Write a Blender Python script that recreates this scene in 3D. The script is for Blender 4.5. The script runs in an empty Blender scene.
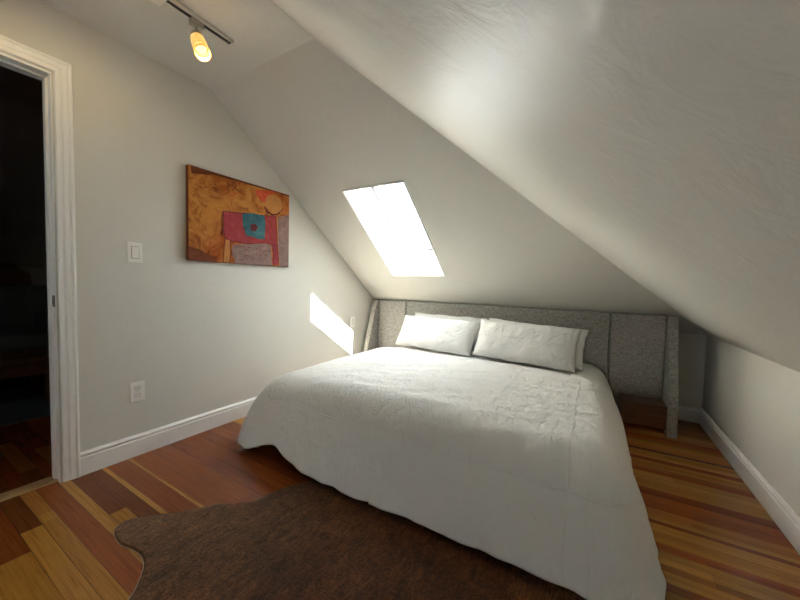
import bpy, bmesh, math, random
from mathutils import Vector, Matrix, noise

random.seed(7)
scene = bpy.context.scene
col = scene.collection
PI = math.pi

# ------------------------------------------------------------------ room dimensions (metres)
W = 3.108            # left wall x=0, right wall x=W
YF = -5.3           # wall behind the camera
H = 2.358            # flat ceiling
HB = 0.722           # knee wall height
S = 2.202            # horizontal run of the slope over the bed
R = 2.138            # horizontal run of the right-hand slope
SL = (H - HB) / S    # z = HB - SL*y
SR = (H - HB) / R
XR = W - R           # ridge-side edge of right slope
NB = Vector((0, SL, 1)).normalized()     # outward normal of the bed slope

# ------------------------------------------------------------------ materials
class G:
    """small node graph helper"""
    def __init__(self, name):
        self.m = bpy.data.materials.new(name)
        self.m.use_nodes = True
        self.nt = self.m.node_tree
        self.nt.nodes.clear()
        self.out = self.n('ShaderNodeOutputMaterial')
        self.x = -200
    def n(self, t, **kw):
        nd = self.nt.nodes.new(t)
        for k, v in kw.items():
            if hasattr(nd, k) and k not in ('inputs',):
                setattr(nd, k, v)
        return nd
    def l(self, a, b):
        self.nt.links.new(a, b)
    def coords(self, kind='Object', scale=(1, 1, 1), rot=(0, 0, 0)):
        tc = self.n('ShaderNodeTexCoord')
        mp = self.n('ShaderNodeMapping')
        mp.inputs['Scale'].default_value = scale
        mp.inputs['Rotation'].default_value = rot
        self.l(tc.outputs[kind], mp.inputs['Vector'])
        return mp.outputs['Vector']
    def noise(self, vec, scale, detail=3, rough=0.5, kind='FBM', dist=0.0):
        t = self.n('ShaderNodeTexNoise')
        t.noise_type = kind
        t.inputs['Scale'].default_value = scale
        t.inputs['Detail'].default_value = detail
        t.inputs['Roughness'].default_value = rough
        t.inputs['Distortion'].default_value = dist
        self.l(vec, t.inputs['Vector'])
        return t.outputs['Fac']
    def math(self, op, a, b=None, c=None):
        t = self.n('ShaderNodeMath', operation=op)
        for i, v in enumerate((a, b, c)):
            if v is None:
                continue
            if isinstance(v, (int, float)):
                t.inputs[i].default_value = v
            else:
                self.l(v, t.inputs[i])
        return t.outputs[0]
    def ramp(self, fac, stops, interp='LINEAR'):
        t = self.n('ShaderNodeValToRGB')
        t.color_ramp.interpolation = interp
        el = t.color_ramp.elements
        while len(el) < len(stops):
            el.new(0.5)
        for e, (p, c) in zip(el, stops):
            e.position = p
            e.color = (*c, 1) if len(c) == 3 else c
        self.l(fac, t.inputs['Fac'])
        return t.outputs['Color']
    def mix(self, fac, a, b, mode='MIX'):
        t = self.n('ShaderNodeMix', data_type='RGBA', blend_type=mode)
        for sock, v in ((t.inputs[0], fac), (t.inputs[6], a), (t.inputs[7], b)):
            if isinstance(v, (int, float)):
                sock.default_value = v
            elif isinstance(v, tuple):
                sock.default_value = (*v, 1)
            else:
                self.l(v, sock)
        return t.outputs[2]
    def bump(self, height, strength=0.3, dist=0.01, normal=None):
        t = self.n('ShaderNodeBump')
        t.inputs['Strength'].default_value = strength
        t.inputs['Distance'].default_value = dist
        self.l(height, t.inputs['Height'])
        if normal is not None:
            self.l(normal, t.inputs['Normal'])
        return t.outputs['Normal']
    def principled(self, color, rough=0.5, normal=None, **kw):
        p = self.n('ShaderNodeBsdfPrincipled')
        if isinstance(color, tuple):
            p.inputs['Base Color'].default_value = (*color, 1)
        else:
            self.l(color, p.inputs['Base Color'])
        if isinstance(rough, (int, float)):
            p.inputs['Roughness'].default_value = rough
        else:
            self.l(rough, p.inputs['Roughness'])
        if normal is not None:
            self.l(normal, p.inputs['Normal'])
        for k, v in kw.items():
            p.inputs[k.replace('_', ' ')].default_value = v
        self.l(p.outputs[0], self.out.inputs['Surface'])
        self.p = p
        return self.m

def simple(name, color, rough=0.5, **kw):
    g = G(name)
    v = g.coords()
    n = g.noise(v, 40, 3)
    c = g.mix(0.08, color, g.ramp(n, [(0.3, tuple(x * 0.8 for x in color)), (0.7, tuple(min(1, x * 1.15) for x in color))]))
    return g.principled(c, rough, **kw)

def m_paint(name, color, rough, bump=0.12, spec=0.5):
    g = G(name)
    v = g.coords()
    big = g.noise(v, 1.3, 4, 0.6)
    c = g.mix(0.05, color, g.ramp(big, [(0.3, tuple(x * 0.85 for x in color)), (0.7, tuple(min(1, x * 1.12) for x in color))]))
    stroke = g.noise(g.coords('Object', (1, 1, 1)), 9, 4, 0.6, dist=0.6)
    fine = g.noise(v, 160, 3, 0.6)
    nr = g.bump(stroke, bump, 0.02)
    nr = g.bump(fine, 0.08, 0.004, nr)
    return g.principled(c, rough, nr, Specular_IOR_Level=spec)

WALL_C = (0.622, 0.604, 0.548)
M = {}
M['wall'] = m_paint('satin_greige_wall_paint', WALL_C, 0.55, 0.10, 0.06)
M['ceil'] = m_paint('satin_greige_ceiling_paint', WALL_C, 0.42, 0.28, 0.09)
M['trim'] = simple('white_trim_paint', (0.80, 0.785, 0.75), 0.35, Specular_IOR_Level=0.3)
M['shaft'] = m_paint('white_shaft_paint', (0.80, 0.80, 0.79), 0.6, 0.05)
M['plate'] = simple('white_plastic', (0.78, 0.76, 0.71), 0.3)
M['socket'] = simple('grey_white_plastic', (0.62, 0.60, 0.55), 0.35)
M['slot'] = simple('dark_slot', (0.03, 0.03, 0.03), 0.5)
M['steel'] = simple('brushed_steel', (0.45, 0.43, 0.40), 0.3, Metallic=1.0)
M['brass'] = simple('dark_strike_metal', (0.16, 0.13, 0.10), 0.3, Metallic=1.0)
M['nickel'] = simple('satin_nickel', (0.50, 0.46, 0.40), 0.35, Metallic=0.9)
M['sash'] = simple('white_sash', (0.78, 0.78, 0.76), 0.4)

def m_floor():
    g = G('strip_floor_wood')
    at = g.n('ShaderNodeAttribute', attribute_name='board')
    v = g.coords('Object', (1.0, 34, 1))
    gr = g.noise(v, 3.0, 6, 0.62, dist=0.8)
    v2 = g.coords('Object', (3, 120, 1))
    fine = g.noise(v2, 3.0, 3, 0.6)
    c = g.mix(0.68, at.outputs['Color'], g.ramp(gr, [(0.28, (0.50, 0.42, 0.36)), (0.5, (1, 1, 1)), (0.75, (1.25, 1.2, 1.1))]), 'MULTIPLY')
    c = g.mix(0.35, c, g.ramp(fine, [(0.35, (0.7, 0.65, 0.6)), (0.65, (1.1, 1.1, 1.1))]), 'MULTIPLY')
    wav = g.noise(g.coords('Object', (2, 9, 1)), 1.2, 2)
    nr = g.bump(wav, 0.10, 0.02)
    return g.principled(c, 0.13, nr, Specular_IOR_Level=0.36)
M['floor'] = m_floor()
M['oak'] = simple('threshold_oak', (0.36, 0.21, 0.09), 0.3)

def m_fabric(name, dark, light, sc=1.0):
    g = G(name)
    v = g.coords('Object', (14, 14, 170))
    a = g.noise(v, 1.6 * sc, 4, 0.7)
    v2 = g.coords('Object', (60, 60, 26))
    b = g.noise(v2, 1.6 * sc, 3, 0.6)
    f = g.math('ADD', g.math('MULTIPLY', a, 0.65), g.math('MULTIPLY', b, 0.35))
    c = g.ramp(f, [(0.36, dark), (0.62, light)])
    nr = g.bump(f, 0.5, 0.004)
    return g.principled(c, 0.92, nr, Sheen_Weight=0.15)
M['tweed'] = m_fabric('grey_heathered_upholstery', (0.115, 0.108, 0.098), (0.43, 0.41, 0.375))

def m_linen(name, color, cu, cv, ou=0.0, ov=0.0, wr=0.30, cs=0.75, gate_lo=0.45):
    """white cotton: UV holds metres on the flat cloth; ironed fold creases and fine wrinkles"""
    g = G(name)
    uv = g.coords('UV')
    sep = g.n('ShaderNodeSeparateXYZ')
    wob = g.noise(uv, 5, 2)
    g.l(uv, sep.inputs[0])
    def crease(sock, step, off):
        s = g.math('ADD', sock, g.math('MULTIPLY', wob, 0.018))
        f = g.math('FRACT', g.math('ADD', g.math('DIVIDE', s, step), off))
        d = g.math('MULTIPLY', g.math('ABSOLUTE', g.math('SUBTRACT', f, 0.5)), step)
        return g.math('MAXIMUM', g.math('SUBTRACT', 1.0, g.math('DIVIDE', d, 0.004)), 0.0)
    gate = g.ramp(g.noise(uv, 3.1, 2), [(gate_lo, (0, 0, 0)), (gate_lo + 0.15, (1, 1, 1))])
    cr = g.math('MULTIPLY', g.math('MAXIMUM', crease(sep.outputs[0], cu, ou), crease(sep.outputs[1], cv, ov)), gate)
    mp = g.coords('UV', (5, 9, 1), (0, 0, 0.35))
    wr1 = g.noise(mp, 1.0, 6, 0.62, 'RIDGED_MULTIFRACTAL', 0.5)
    mp2 = g.coords('UV', (22, 11, 1), (0, 0, -0.5))
    wr2 = g.noise(mp2, 1.0, 4, 0.6, dist=1.2)
    weave = g.noise(uv, 900, 1)
    nr = g.bump(wr1, wr * 0.45, 0.012)
    nr = g.bump(wr2, wr, 0.015, nr)
    nr = g.bump(cr, cs, 0.006, nr)
    nr = g.bump(weave, 0.08, 0.001, nr)
    return g.principled(color, 0.85, nr, Sheen_Weight=0.1, Specular_IOR_Level=0.2)
M['duvet'] = m_linen('white_cotton_duvet_cover', (0.672, 0.658, 0.630), 0.37, 0.33, 0.35, 0.2, 0.7, 0.5, 0.40)
M['pillow'] = m_linen('white_cotton_pillowcase', (0.62, 0.612, 0.59), 0.25, 0.21, 0.05, 0.45, 0.7, 0.6, 0.25)
M['mattress'] = simple('white_mattress_ticking', (0.7, 0.69, 0.66), 0.9)

def m_wood(name, a, b, rough=0.4):
    g = G(name)
    v = g.coords('Object', (2, 14, 14))
    gr = g.noise(v, 2.5, 6, 0.6, dist=1.0)
    c = g.ramp(gr, [(0.3, a), (0.7, b)])
    return g.principled(c, rough, g.bump(gr, 0.06, 0.004))
M['walnut'] = m_wood('dark_walnut', (0.060, 0.028, 0.014), (0.16, 0.075, 0.036))

def m_hide():
    g = G('brown_cowhide')
    v = g.coords('Object', (1, 1, 1))
    big = g.noise(v, 1.7, 3, 0.55, dist=0.4)
    hair = g.noise(g.coords('Object', (75, 16, 1), (0, 0, 0.5)), 1.0, 5, 0.75, dist=1.5)
    hair2 = g.noise(g.coords('Object', (30, 95, 1), (0, 0, -0.35)), 1.0, 4, 0.7, dist=2.0)
    tuft = g.noise(g.coords('Object', (9, 5, 1), (0, 0, 0.4)), 1.4, 4, 0.65, dist=1.0)
    f = g.math('ADD', g.math('MULTIPLY', hair, 0.55), g.math('MULTIPLY', hair2, 0.45))
    base = g.ramp(big, [(0.32, (0.042, 0.0135, 0.0035)), (0.55, (0.085, 0.030, 0.009)), (0.75, (0.150, 0.062, 0.020))])
    sp = g.n('ShaderNodeSeparateXYZ'); g.l(v, sp.inputs[0])
    leg = g.math('ADD', sp.outputs[0], g.math('MULTIPLY', big, 0.5))
    base = g.mix(g.ramp(g.math('MULTIPLY', leg, 0.5), [(0.42, (0.8, 0.8, 0.8)), (0.85, (0, 0, 0))]), base, (0.130, 0.074, 0.036))
    c = g.mix(0.85, base, g.ramp(f, [(0.40, (0.40, 0.36, 0.33)), (0.5, (1, 1, 1)), (0.60, (2.3, 2.1, 1.9))]), 'MULTIPLY')
    c = g.mix(0.5, c, g.ramp(tuft, [(0.35, (0.6, 0.6, 0.6)), (0.65, (1.35, 1.3, 1.2))]), 'MULTIPLY')
    nr = g.bump(f, 0.9, 0.006)
    nr = g.bump(tuft, 0.35, 0.02, nr)
    return g.principled(c, 0.7, nr, Sheen_Weight=0.05, Specular_IOR_Level=0.15)
M['hide'] = m_hide()
M['hide_edge'] = simple('pale_hide_edge', (0.34, 0.25, 0.16), 0.8)

def m_glass():
    g = G('window_glass')
    tr = g.n('ShaderNodeBsdfTransparent')
    tr.inputs[0].default_value = (0.95, 0.97, 0.97, 1)
    gl = g.n('ShaderNodeBsdfGlossy')
    gl.inputs['Roughness'].default_value = 0.01
    lw = g.n('ShaderNodeLayerWeight')
    lw.inputs['Blend'].default_value = 0.5
    fr = g.math('ADD', g.math('MULTIPLY', g.math('POWER', lw.outputs['Facing'], 5.0), 0.9), 0.04)
    mx = g.n('ShaderNodeMixShader')
    g.l(fr, mx.inputs[0]); g.l(tr.outputs[0], mx.inputs[1]); g.l(gl.outputs[0], mx.inputs[2])
    g.l(mx.outputs[0], g.out.inputs['Surface'])
    return g.m
M['glass'] = m_glass()

def m_shade():
    g = G('amber_striped_lamp_glass')
    v = g.coords('Object', (1, 1, 1))
    wv = g.n('ShaderNodeTexWave', bands_direction='Z')
    wv.inputs['Scale'].default_value = 9
    wv.inputs['Distortion'].default_value = 5
    wv.inputs['Detail'].default_value = 3
    wv.inputs['Detail Scale'].default_value = 2.0
    g.l(v, wv.inputs['Vector'])
    c = g.ramp(wv.outputs['Fac'], [(0.15, (1.0, 0.30, 0.03)), (0.5, (1.0, 0.60, 0.12)), (0.8, (1.0, 0.80, 0.30))])
    g.principled(g.mix(1.0, c, (0.30, 0.26, 0.20), 'MULTIPLY'), 0.25)
    g.p.inputs['Emission Strength'].default_value = LAMP_EMIT
    g.l(c, g.p.inputs['Emission Color'])
    tr = g.n('ShaderNodeBsdfTransparent')
    tr.inputs[0].default_value = (1.0, 0.86, 0.62, 1)
    mx = g.n('ShaderNodeMixShader'); mx.inputs[0].default_value = 0.28
    g.l(g.p.outputs[0], mx.inputs[1]); g.l(tr.outputs[0], mx.inputs[2]); g.l(mx.outputs[0], g.out.inputs['Surface'])
    return g.m
LAMP_EMIT = 0.15
M['shade'] = m_shade()
def m_bulb():
    g = G('lit_bulb')
    e = g.n('ShaderNodeEmission')
    e.inputs[0].default_value = (1.0, 0.80, 0.36, 1)
    e.inputs[1].default_value = 0.30
    g.l(e.outputs[0], g.out.inputs['Surface'])
    return g.m
M['bulb'] = m_bulb()

def m_art(name, c, var=0.35, sc=9):
    g = G(name)
    v = g.coords('Object')
    a = g.noise(v, sc, 6, 0.7, dist=0.8)
    b = g.noise(v, sc * 5, 4, 0.7)
    cc = g.mix(var, c, g.ramp(a, [(0.3, tuple(x * 0.45 for x in c)), (0.55, c), (0.72, tuple(min(1, x * 1.5 + 0.03) for x in c))]))
    cc = g.mix(0.25, cc, g.ramp(b, [(0.35, (0.55, 0.5, 0.5)), (0.6, (1.1, 1.1, 1.1))]), 'MULTIPLY')
    return g.principled(cc, 0.7, g.bump(b, 0.15, 0.003), Specular_IOR_Level=0.15)
def m_artbg():
    g = G('painted_ochre_ground')
    v = g.coords('Object')
    a = g.noise(v, 7, 8, 0.78, dist=1.0)
    b = g.noise(v, 2.2, 4, 0.6)
    c = g.ramp(a, [(0.34, (0.13, 0.035, 0.010)), (0.45, (0.36, 0.13, 0.022)), (0.55, (0.50, 0.22, 0.042)), (0.65, (0.42, 0.085, 0.018))])
    c = g.mix(0.8, c, g.ramp(b, [(0.38, (0.70, 0.30, 0.20)), (0.55, (1.0, 0.95, 0.9))]), 'MULTIPLY')
    return g.principled(c, 0.7, g.bump(a, 0.2, 0.003), Specular_IOR_Level=0.15)
M['a_bg'] = m_artbg()
M['a_edge'] = m_art('painted_dark_rust_edge', (0.17, 0.045, 0.016))
M['a_red'] = m_art('painted_crimson', (0.33, 0.042, 0.045), 0.6)
M['a_blue'] = m_art('painted_teal', (0.045, 0.135, 0.15), 0.6)
M['a_lav'] = m_art('painted_dusty_mauve', (0.24, 0.15, 0.13), 0.7, 14)
M['a_orange'] = m_art('painted_scarlet', (0.55, 0.07, 0.025))
M['a_line'] = m_art('painted_maroon_line', (0.13, 0.02, 0.018))
M['a_disc'] = m_art('painted_amber_disc', (0.47, 0.20, 0.05))
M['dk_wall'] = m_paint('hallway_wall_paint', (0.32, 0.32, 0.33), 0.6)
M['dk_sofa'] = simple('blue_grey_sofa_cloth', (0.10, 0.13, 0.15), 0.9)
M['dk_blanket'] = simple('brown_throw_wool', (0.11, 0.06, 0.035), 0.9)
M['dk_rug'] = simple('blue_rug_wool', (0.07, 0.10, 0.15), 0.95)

# ------------------------------------------------------------------ object helpers
def link(name, bm, mats, parent=None, smooth=False, bevel=0.0, seg=2, loc=None):
    bmesh.ops.recalc_face_normals(bm, faces=bm.faces[:])
    me = bpy.data.meshes.new(name)
    if loc is not None:
        bmesh.ops.translate(bm, verts=bm.verts[:], vec=-Vector(loc))
    bm.to_mesh(me); bm.free()
    for m in (mats if isinstance(mats, (list, tuple)) else [mats]):
        me.materials.append(m)
    o = bpy.data.objects.new(name, me)
    col.objects.link(o)
    if loc is not None:
        o.location = loc
    if parent is not None:
        o.parent = parent
        if loc is None:
            o.matrix_parent_inverse = Matrix.Translation(-parent.location) if parent.rotation_euler[:] == (0, 0, 0) else parent.matrix_world.inverted()
    if smooth:
        for p in me.polygons:
            p.use_smooth = True
    if bevel:
        b = o.modifiers.new('bevel', 'BEVEL'); b.width = bevel; b.segments = seg; b.limit_method = 'ANGLE'; b.angle_limit = 0.6
    return o

def thing(name, label, cat, loc=(0, 0, 0), group=None):
    o = bpy.data.objects.new(name, None)
    o.empty_display_size = 0.05
    col.objects.link(o)
    o.location = loc
    o['label'] = label; o['category'] = cat
    if group:
        o['group'] = group
    return o
def tag(o, label, cat, group=None, kind=None):
    o['label'] = label; o['category'] = cat
    if group:
        o['group'] = group
    if kind:
        o['kind'] = kind
    return o
def struct(o, label, cat):
    o['kind'] = 'structure'; o['label'] = label; o['category'] = cat
    return o

def box(bm, x0, x1, y0, y1, z0, z1, mi=0):
    vs = [bm.verts.new((x, y, z)) for x in (x0, x1) for y in (y0, y1) for z in (z0, z1)]
    fs = []
    for q in ((0, 1, 3, 2), (4, 6, 7, 5), (0, 4, 5, 1), (2, 3, 7, 6), (0, 2, 6, 4), (1, 5, 7, 3)):
        f = bm.faces.new([vs[i] for i in q]); f.material_index = mi; fs.append(f)
    return vs
def prism(bm, pts, vec, mi=0):
    """closed solid: polygon pts swept by vec"""
    vec = Vector(vec)
    a = [bm.verts.new(p) for p in pts]
    b = [bm.verts.new(Vector(p) + vec) for p in pts]
    n = len(pts)
    fs = [bm.faces.new(a), bm.faces.new(b[::-1])]
    for i in range(n):
        fs.append(bm.faces.new((a[i], b[i], b[(i + 1) % n], a[(i + 1) % n])))
    for f in fs:
        f.material_index = mi
    return fs
def frame_prism(bm, outer, inner, vec):
    """ring-shaped solid between two matching polygons, swept by vec"""
    vec = Vector(vec); n = len(outer)
    L = [[bm.verts.new(Vector(p) + d) for p in ring] for d in (Vector(), vec) for ring in (outer, inner)]
    o0, i0, o1, i1 = L
    for k in range(n):
        j = (k + 1) % n
        bm.faces.new((o0[k], o0[j], i0[j], i0[k])); bm.faces.new((o1[k], i1[k], i1[j], o1[j]))
        bm.faces.new((o0[k], o1[k], o1[j], o0[j])); bm.faces.new((i0[k], i0[j], i1[j], i1[k]))
def lathe(bm, prof, origin, axis, seg=32, mi=0, cap0=True, cap1=True):
    axis = Vector(axis).normalized()
    u = axis.orthogonal().normalized(); v = axis.cross(u)
    rings = []
    for (r, h) in prof:
        rings.append([bm.verts.new(Vector(origin) + axis * h + (u * math.cos(2 * PI * k / seg) + v * math.sin(2 * PI * k / seg)) * r) for k in range(seg)])
    for a, b in zip(rings, rings[1:]):
        for k in range(seg):
            f = bm.faces.new((a[k], a[(k + 1) % seg], b[(k + 1) % seg], b[k])); f.material_index = mi
    if cap0:
        bm.faces.new(rings[0][::-1]).material_index = mi
    if cap1:
        bm.faces.new(rings[-1]).material_index = mi

# ------------------------------------------------------------------ room shell
T = 0.12
DY0, DY1, DZ = -3.735, -2.975, 2.045      # door opening in the left wall
def roof_z(y):
    return H if y < -S else HB - SL * y
bm = bmesh.new()
pts = lambda ys: None
# left gable wall, pieces around the doorway, swept to x=-T
prism(bm, [(0, DY1, 0), (0, 0.0, 0), (0, 0.0, HB), (0, -S, H), (0, DY1, H)], (-T, 0, 0))
prism(bm, [(0, DY0, DZ), (0, DY1, DZ), (0, DY1, H), (0, DY0, H)], (-T, 0, 0))
prism(bm, [(0, YF, 0), (0, DY0, 0), (0, DY0, H), (0, YF, H)], (-T, 0, 0))
bmesh.ops.remove_doubles(bm, verts=bm.verts[:], dist=1e-5)
struct(link('wall_left', bm, M['wall']), 'greige gable wall with the doorway and the painting', 'wall')
bm = bmesh.new(); box(bm, -T, W + T, 0, T, 0, HB + 0.09)
struct(link('wall_back', bm, M['wall']), 'low greige knee wall behind the headboard', 'wall')
bm = bmesh.new(); box(bm, W, W + T, YF, 0, 0, HB + 0.09)
struct(link('wall_right', bm, M['wall']), 'low greige knee wall along the bare floor', 'wall')
bm = bmesh.new()
WX0, WX1, WZ0, WZ1 = 0.50, 1.05, 1.00, 1.65  # opening for the added fill-light window
prism(bm, [(-T, YF, 0), (WX0, YF, 0), (WX0, YF, H), (-T, YF, H)], (0, -T, 0))
prism(bm, [(WX1, YF, 0), (W + T, YF, 0), (W + T, YF, HB), (W, YF, HB), (WX1, YF, H - SR * (WX1 - XR))], (0, -T, 0))
prism(bm, [(WX0, YF, 0), (WX1, YF, 0), (WX1, YF, WZ0), (WX0, YF, WZ0)], (0, -T, 0))
prism(bm, [(WX0, YF, WZ1), (WX1, YF, WZ1), (WX1, YF, H - SR * (WX1 - XR)), (XR, YF, H), (WX0, YF, H)], (0, -T, 0))
struct(link('wall_front', bm, M['wall']), 'greige wall behind the viewer', 'wall')
bm = bmesh.new(); prism(bm, [(-T, YF - T, H), (XR, YF - T, H), (XR, -S, H), (-T, -S, H)], (0, 0, 0.05))
struct(link('ceiling', bm, M['ceil']), 'flat greige ceiling strip carrying the track light', 'ceiling')

w2 = struct(thing('fill_window', 'added unseen fill-light window, white framed, behind the viewer', 'window', (0.9, YF, WZ0)), 'added unseen fill-light window, white framed, behind the viewer', 'window')  # out-of-view window, added to let in fill light from behind the camera
bm = bmesh.new()
rect = lambda d: [(WX0 - d, YF, WZ0 - d), (WX1 + d, YF, WZ0 - d), (WX1 + d, YF, WZ1 + d), (WX0 - d, YF, WZ1 + d)]
frame_prism(bm, rect(0.06), rect(0.0), (0, 0.018, 0))
link('fill_window_casing', bm, M['trim'], w2, bevel=0.003)
bm = bmesh.new(); frame_prism(bm, [Vector(p) - Vector((0, 0.05, 0)) for p in rect(0)], [Vector(p) - Vector((0, 0.05, 0)) for p in rect(-0.045)], (0, -0.04, 0))
box(bm, WX0, WX1, YF - 0.09, YF - 0.05, 1.33, 1.37)
link('sash', bm, M['sash'], w2)
bm = bmesh.new(); box(bm, WX0, WX1, YF - 0.073, YF - 0.067, WZ0, WZ1)
link('pane', bm, M['glass'], w2)

# skylight opening on the bed slope (x, y); z from slope
OPEN = [(0.540, -1.447), (1.100, -1.444), (1.074, -0.585), (0.500, -0.585)]
onS = lambda x, y, h=0.0: Vector((x, y, HB - SL * y)) + NB * h
op = [onS(*p) for p in OPEN]
outer = [onS(-T, -S), onS(XR, -S), onS(W + T, 0.0 + T * 0), onS(-T, 0.0)]
bm = bmesh.new()
for q in ((outer[0], outer[1], op[1], op[0]), (outer[1], outer[2], op[2], op[1]), (outer[2], outer[3], op[3], op[2]), (outer[3], outer[0], op[0], op[3])):
    prism(bm, q, NB * 0.03)
bmesh.ops.remove_doubles(bm, verts=bm.verts[:], dist=1e-5)
struct(link('ceiling_back', bm, M['ceil']), 'greige ceiling slope over the bed with the skylight in it', 'ceiling')
NR = Vector((SR, 0, 1)).normalized()
bm = bmesh.new()
prism(bm, [(W, 0, HB), (W, YF - T, HB), (XR, YF - T, H), (XR, -S, H)], NR * 0.03)
struct(link('ceiling_right', bm, M['ceil']), 'greige ceiling slope above the right knee wall, with a satin sheen', 'ceiling')

# skylight: shaft, sash, pane, thin trim
HG = 0.30
win = struct(thing('window_1', 'bright skylight set deep in the ceiling slope over the bed', 'skylight', tuple(onS(0.8, -1.0))), 'bright skylight set deep in the ceiling slope over the bed', 'skylight')
cen = sum(op, Vector()) / 4
def grow(q, d):
    """offset the quad outwards by about d metres in its plane"""
    ex = Vector((1, 0, 0)); ey = Vector((0, 1, -SL)).normalized()
    sg = [(-1, -1), (1, -1), (1, 1), (-1, 1)]
    return [p + ex * d * a + ey * d * b for p, (a, b) in zip(q, sg)]
bm = bmesh.new(); frame_prism(bm, grow(op, 0.02), op, NB * HG)
link('light_shaft', bm, M['shaft'], win)
top = [p + NB * HG for p in op]
bm = bmesh.new(); frame_prism(bm, grow(top, 0.03), grow(top, -0.032), NB * 0.05)
link('sash', bm, M['sash'], win, bevel=0.004)
bm = bmesh.new(); frame_prism(bm, grow(top, -0.030), grow(top, -0.056), NB * 0.024)
link('gasket', bm, M['slot'], win)['label'] = 'thin dark seal around the pane'
bm = bmesh.new(); prism(bm, [p + NB * 0.025 for p in grow(top, -0.02)], NB * 0.006)
link('pane', bm, M['glass'], win)
bm = bmesh.new(); frame_prism(bm, grow(op, 0.013), grow(op, -0.002), -NB * 0.006)
link('trim_bead', bm, M['trim'], win, bevel=0.002)

# floor: strip boards, one mesh with a board colour attribute
LIGHT = [(0.330, 0.148, 0.028), (0.370, 0.172, 0.036), (0.295, 0.128, 0.023)]
MID = [(0.28, 0.108, 0.024), (0.312, 0.128, 0.0304), (0.248, 0.092, 0.0208)]
RED = [(0.208, 0.0528, 0.0136), (0.232, 0.0624, 0.016), (0.176, 0.0432, 0.0112)]
DARK = [(0.12, 0.0336, 0.0096), (0.14, 0.0416, 0.012)]
rnd = random.Random(21)
def pick(bias=None):
    r = rnd.random()
    if bias == 'red':
        return rnd.choice(RED) if r < 0.75 else rnd.choice(MID if r < 0.88 else DARK)
    return rnd.choice(LIGHT if r < 0.34 else MID if r < 0.68 else RED if r < 0.92 else DARK)
explicit = {  # y0: (y1, [(x_end, colour) ...]) boards seen at the doorway
    -3.300: (-3.180, [(0.50, RED[2]), (1.3, LIGHT[2])]),
    -3.180: (-3.115, [(0.34, DARK[1]), (1.4, LIGHT[0])]),
    -3.115: (-3.062, [(0.25, MID[1]), (0.33, LIGHT[0]), (1.5, LIGHT[2])]),
    -3.062: (-2.984, [(1.6, RED[1])]),
    -2.984: (-2.942, [(1.3, LIGHT[1])]),
    -2.942: (-2.880, [(0.50, DARK[1]), (0.68, LIGHT[0]), (1.5, RED[0])]),
    -2.880: (-2.818, [(1.4, DARK[1])]),
    -2.818: (-2.795, [(1.2, LIGHT[1])]),
    -2.795: (-2.700, [(1.4, RED[0])]),
    -2.700: (-2.685, [(1.3, LIGHT[0])]),
    -2.685: (-2.575, [(1.3, RED[1])]),
    -2.575: (-2.490, [(0.9, RED[1]), (1.5, RED[0])]),
    -2.490: (-2.410, [(1.3, RED[0])]),
    -2.410: (-2.310, [(1.5, RED[1])]),
    -2.310: (-2.235, [(1.3, RED[0])]),
    -2.235: (-2.140, [(1.5, RED[1])]),
    -2.140: (-2.050, [(1.2, RED[0])]),
    -2.050: (-1.960, [(0.18, LIGHT[0]), (1.2, RED[1])]),
}
ry = {  # right-hand strip colours, (y0, y1, colour)
    }
right_edges = [(-2.06, DARK[1]), (-2.02, LIGHT[0]), (-1.955, MID[1]), (-1.925, LIGHT[1]), (-1.84, RED[0]), (-1.795, LIGHT[2]), (-1.715, LIGHT[0]),
               (-1.655, DARK[1]), (-1.63, LIGHT[1]), (-1.60, MID[0]), (-1.53, RED[1]), (-1.40, RED[0]), (-1.335, LIGHT[0]), (-1.25, LIGHT[1]),
               (-1.14, RED[2]), (-1.10, MID[2]), (-1.04, LIGHT[2]), (-0.98, RED[0]), (-0.93, MID[1]), (-0.88, LIGHT[0]), (-0.82, DARK[1]),
               (-0.79, MID[0]), (-0.70, LIGHT[2]), (-0.62, RED[1]), (-0.53, MID[1]), (-0.42, LIGHT[2]), (-0.34, MID[0])]
bm = bmesh.new()
lay = bm.loops.layers.float_color.new('board')
def quad(x0, x1, y0, y1, c):
    f = bm.faces.new([bm.verts.new(p) for p in ((x0, y0, 0), (x1, y0, 0), (x1, y1, 0), (x0, y1, 0))])
    k = rnd.uniform(0.92, 1.08)
    for l in f.loops:
        l[lay] = (c[0] * k, c[1] * k, c[2] * k, 1)
gap = (0.05, 0.022, 0.010)
def row(y0, y1, segs, x0, xe, bias=None):
    x = x0
    for (e, c) in segs:
        quad(x, e - 0.0008, y0 + 0.0006, y1 - 0.0006, c); quad(e - 0.0008, e, y0 + 0.0006, y1 - 0.0006, gap); x = e
    while x < xe:
        e = min(xe, x + rnd.uniform(0.45, 1.5))
        if xe - e < 0.25:
            e = xe
        quad(x, e - 0.0008, y0 + 0.0006, y1 - 0.0006, pick(bias)); quad(e - 0.0008, e, y0 + 0.0006, y1 - 0.0006, gap); x = e
    quad(x0, xe, y0 - 0.0006, y0 + 0.0006, gap)
XM = 1.45
y = YF
ys = sorted(explicit)
while y < -3.3:
    y1 = min(-3.3, y + rnd.uniform(0.045, 0.085)); row(y, y1, [], -0.02, XM); y = y1
for y0 in ys:
    y1, segs = explicit[y0]
    row(y0, y1, [(min(e, XM), c) for e, c in segs if e <= XM] + ([(XM, segs[-1][1])] if segs[-1][0] > XM else []), -0.02, XM)
y = -1.96
while y < 0:
    y1 = min(0, y + rnd.uniform(0.05, 0.09)); row(y, y1, [], -0.02, XM, 'red'); y = y1
y = YF
while y < -2.06:
    y1 = min(-2.06, y + rnd.uniform(0.04, 0.08)); row(y, y1, [], XM, W); y = y1
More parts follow.
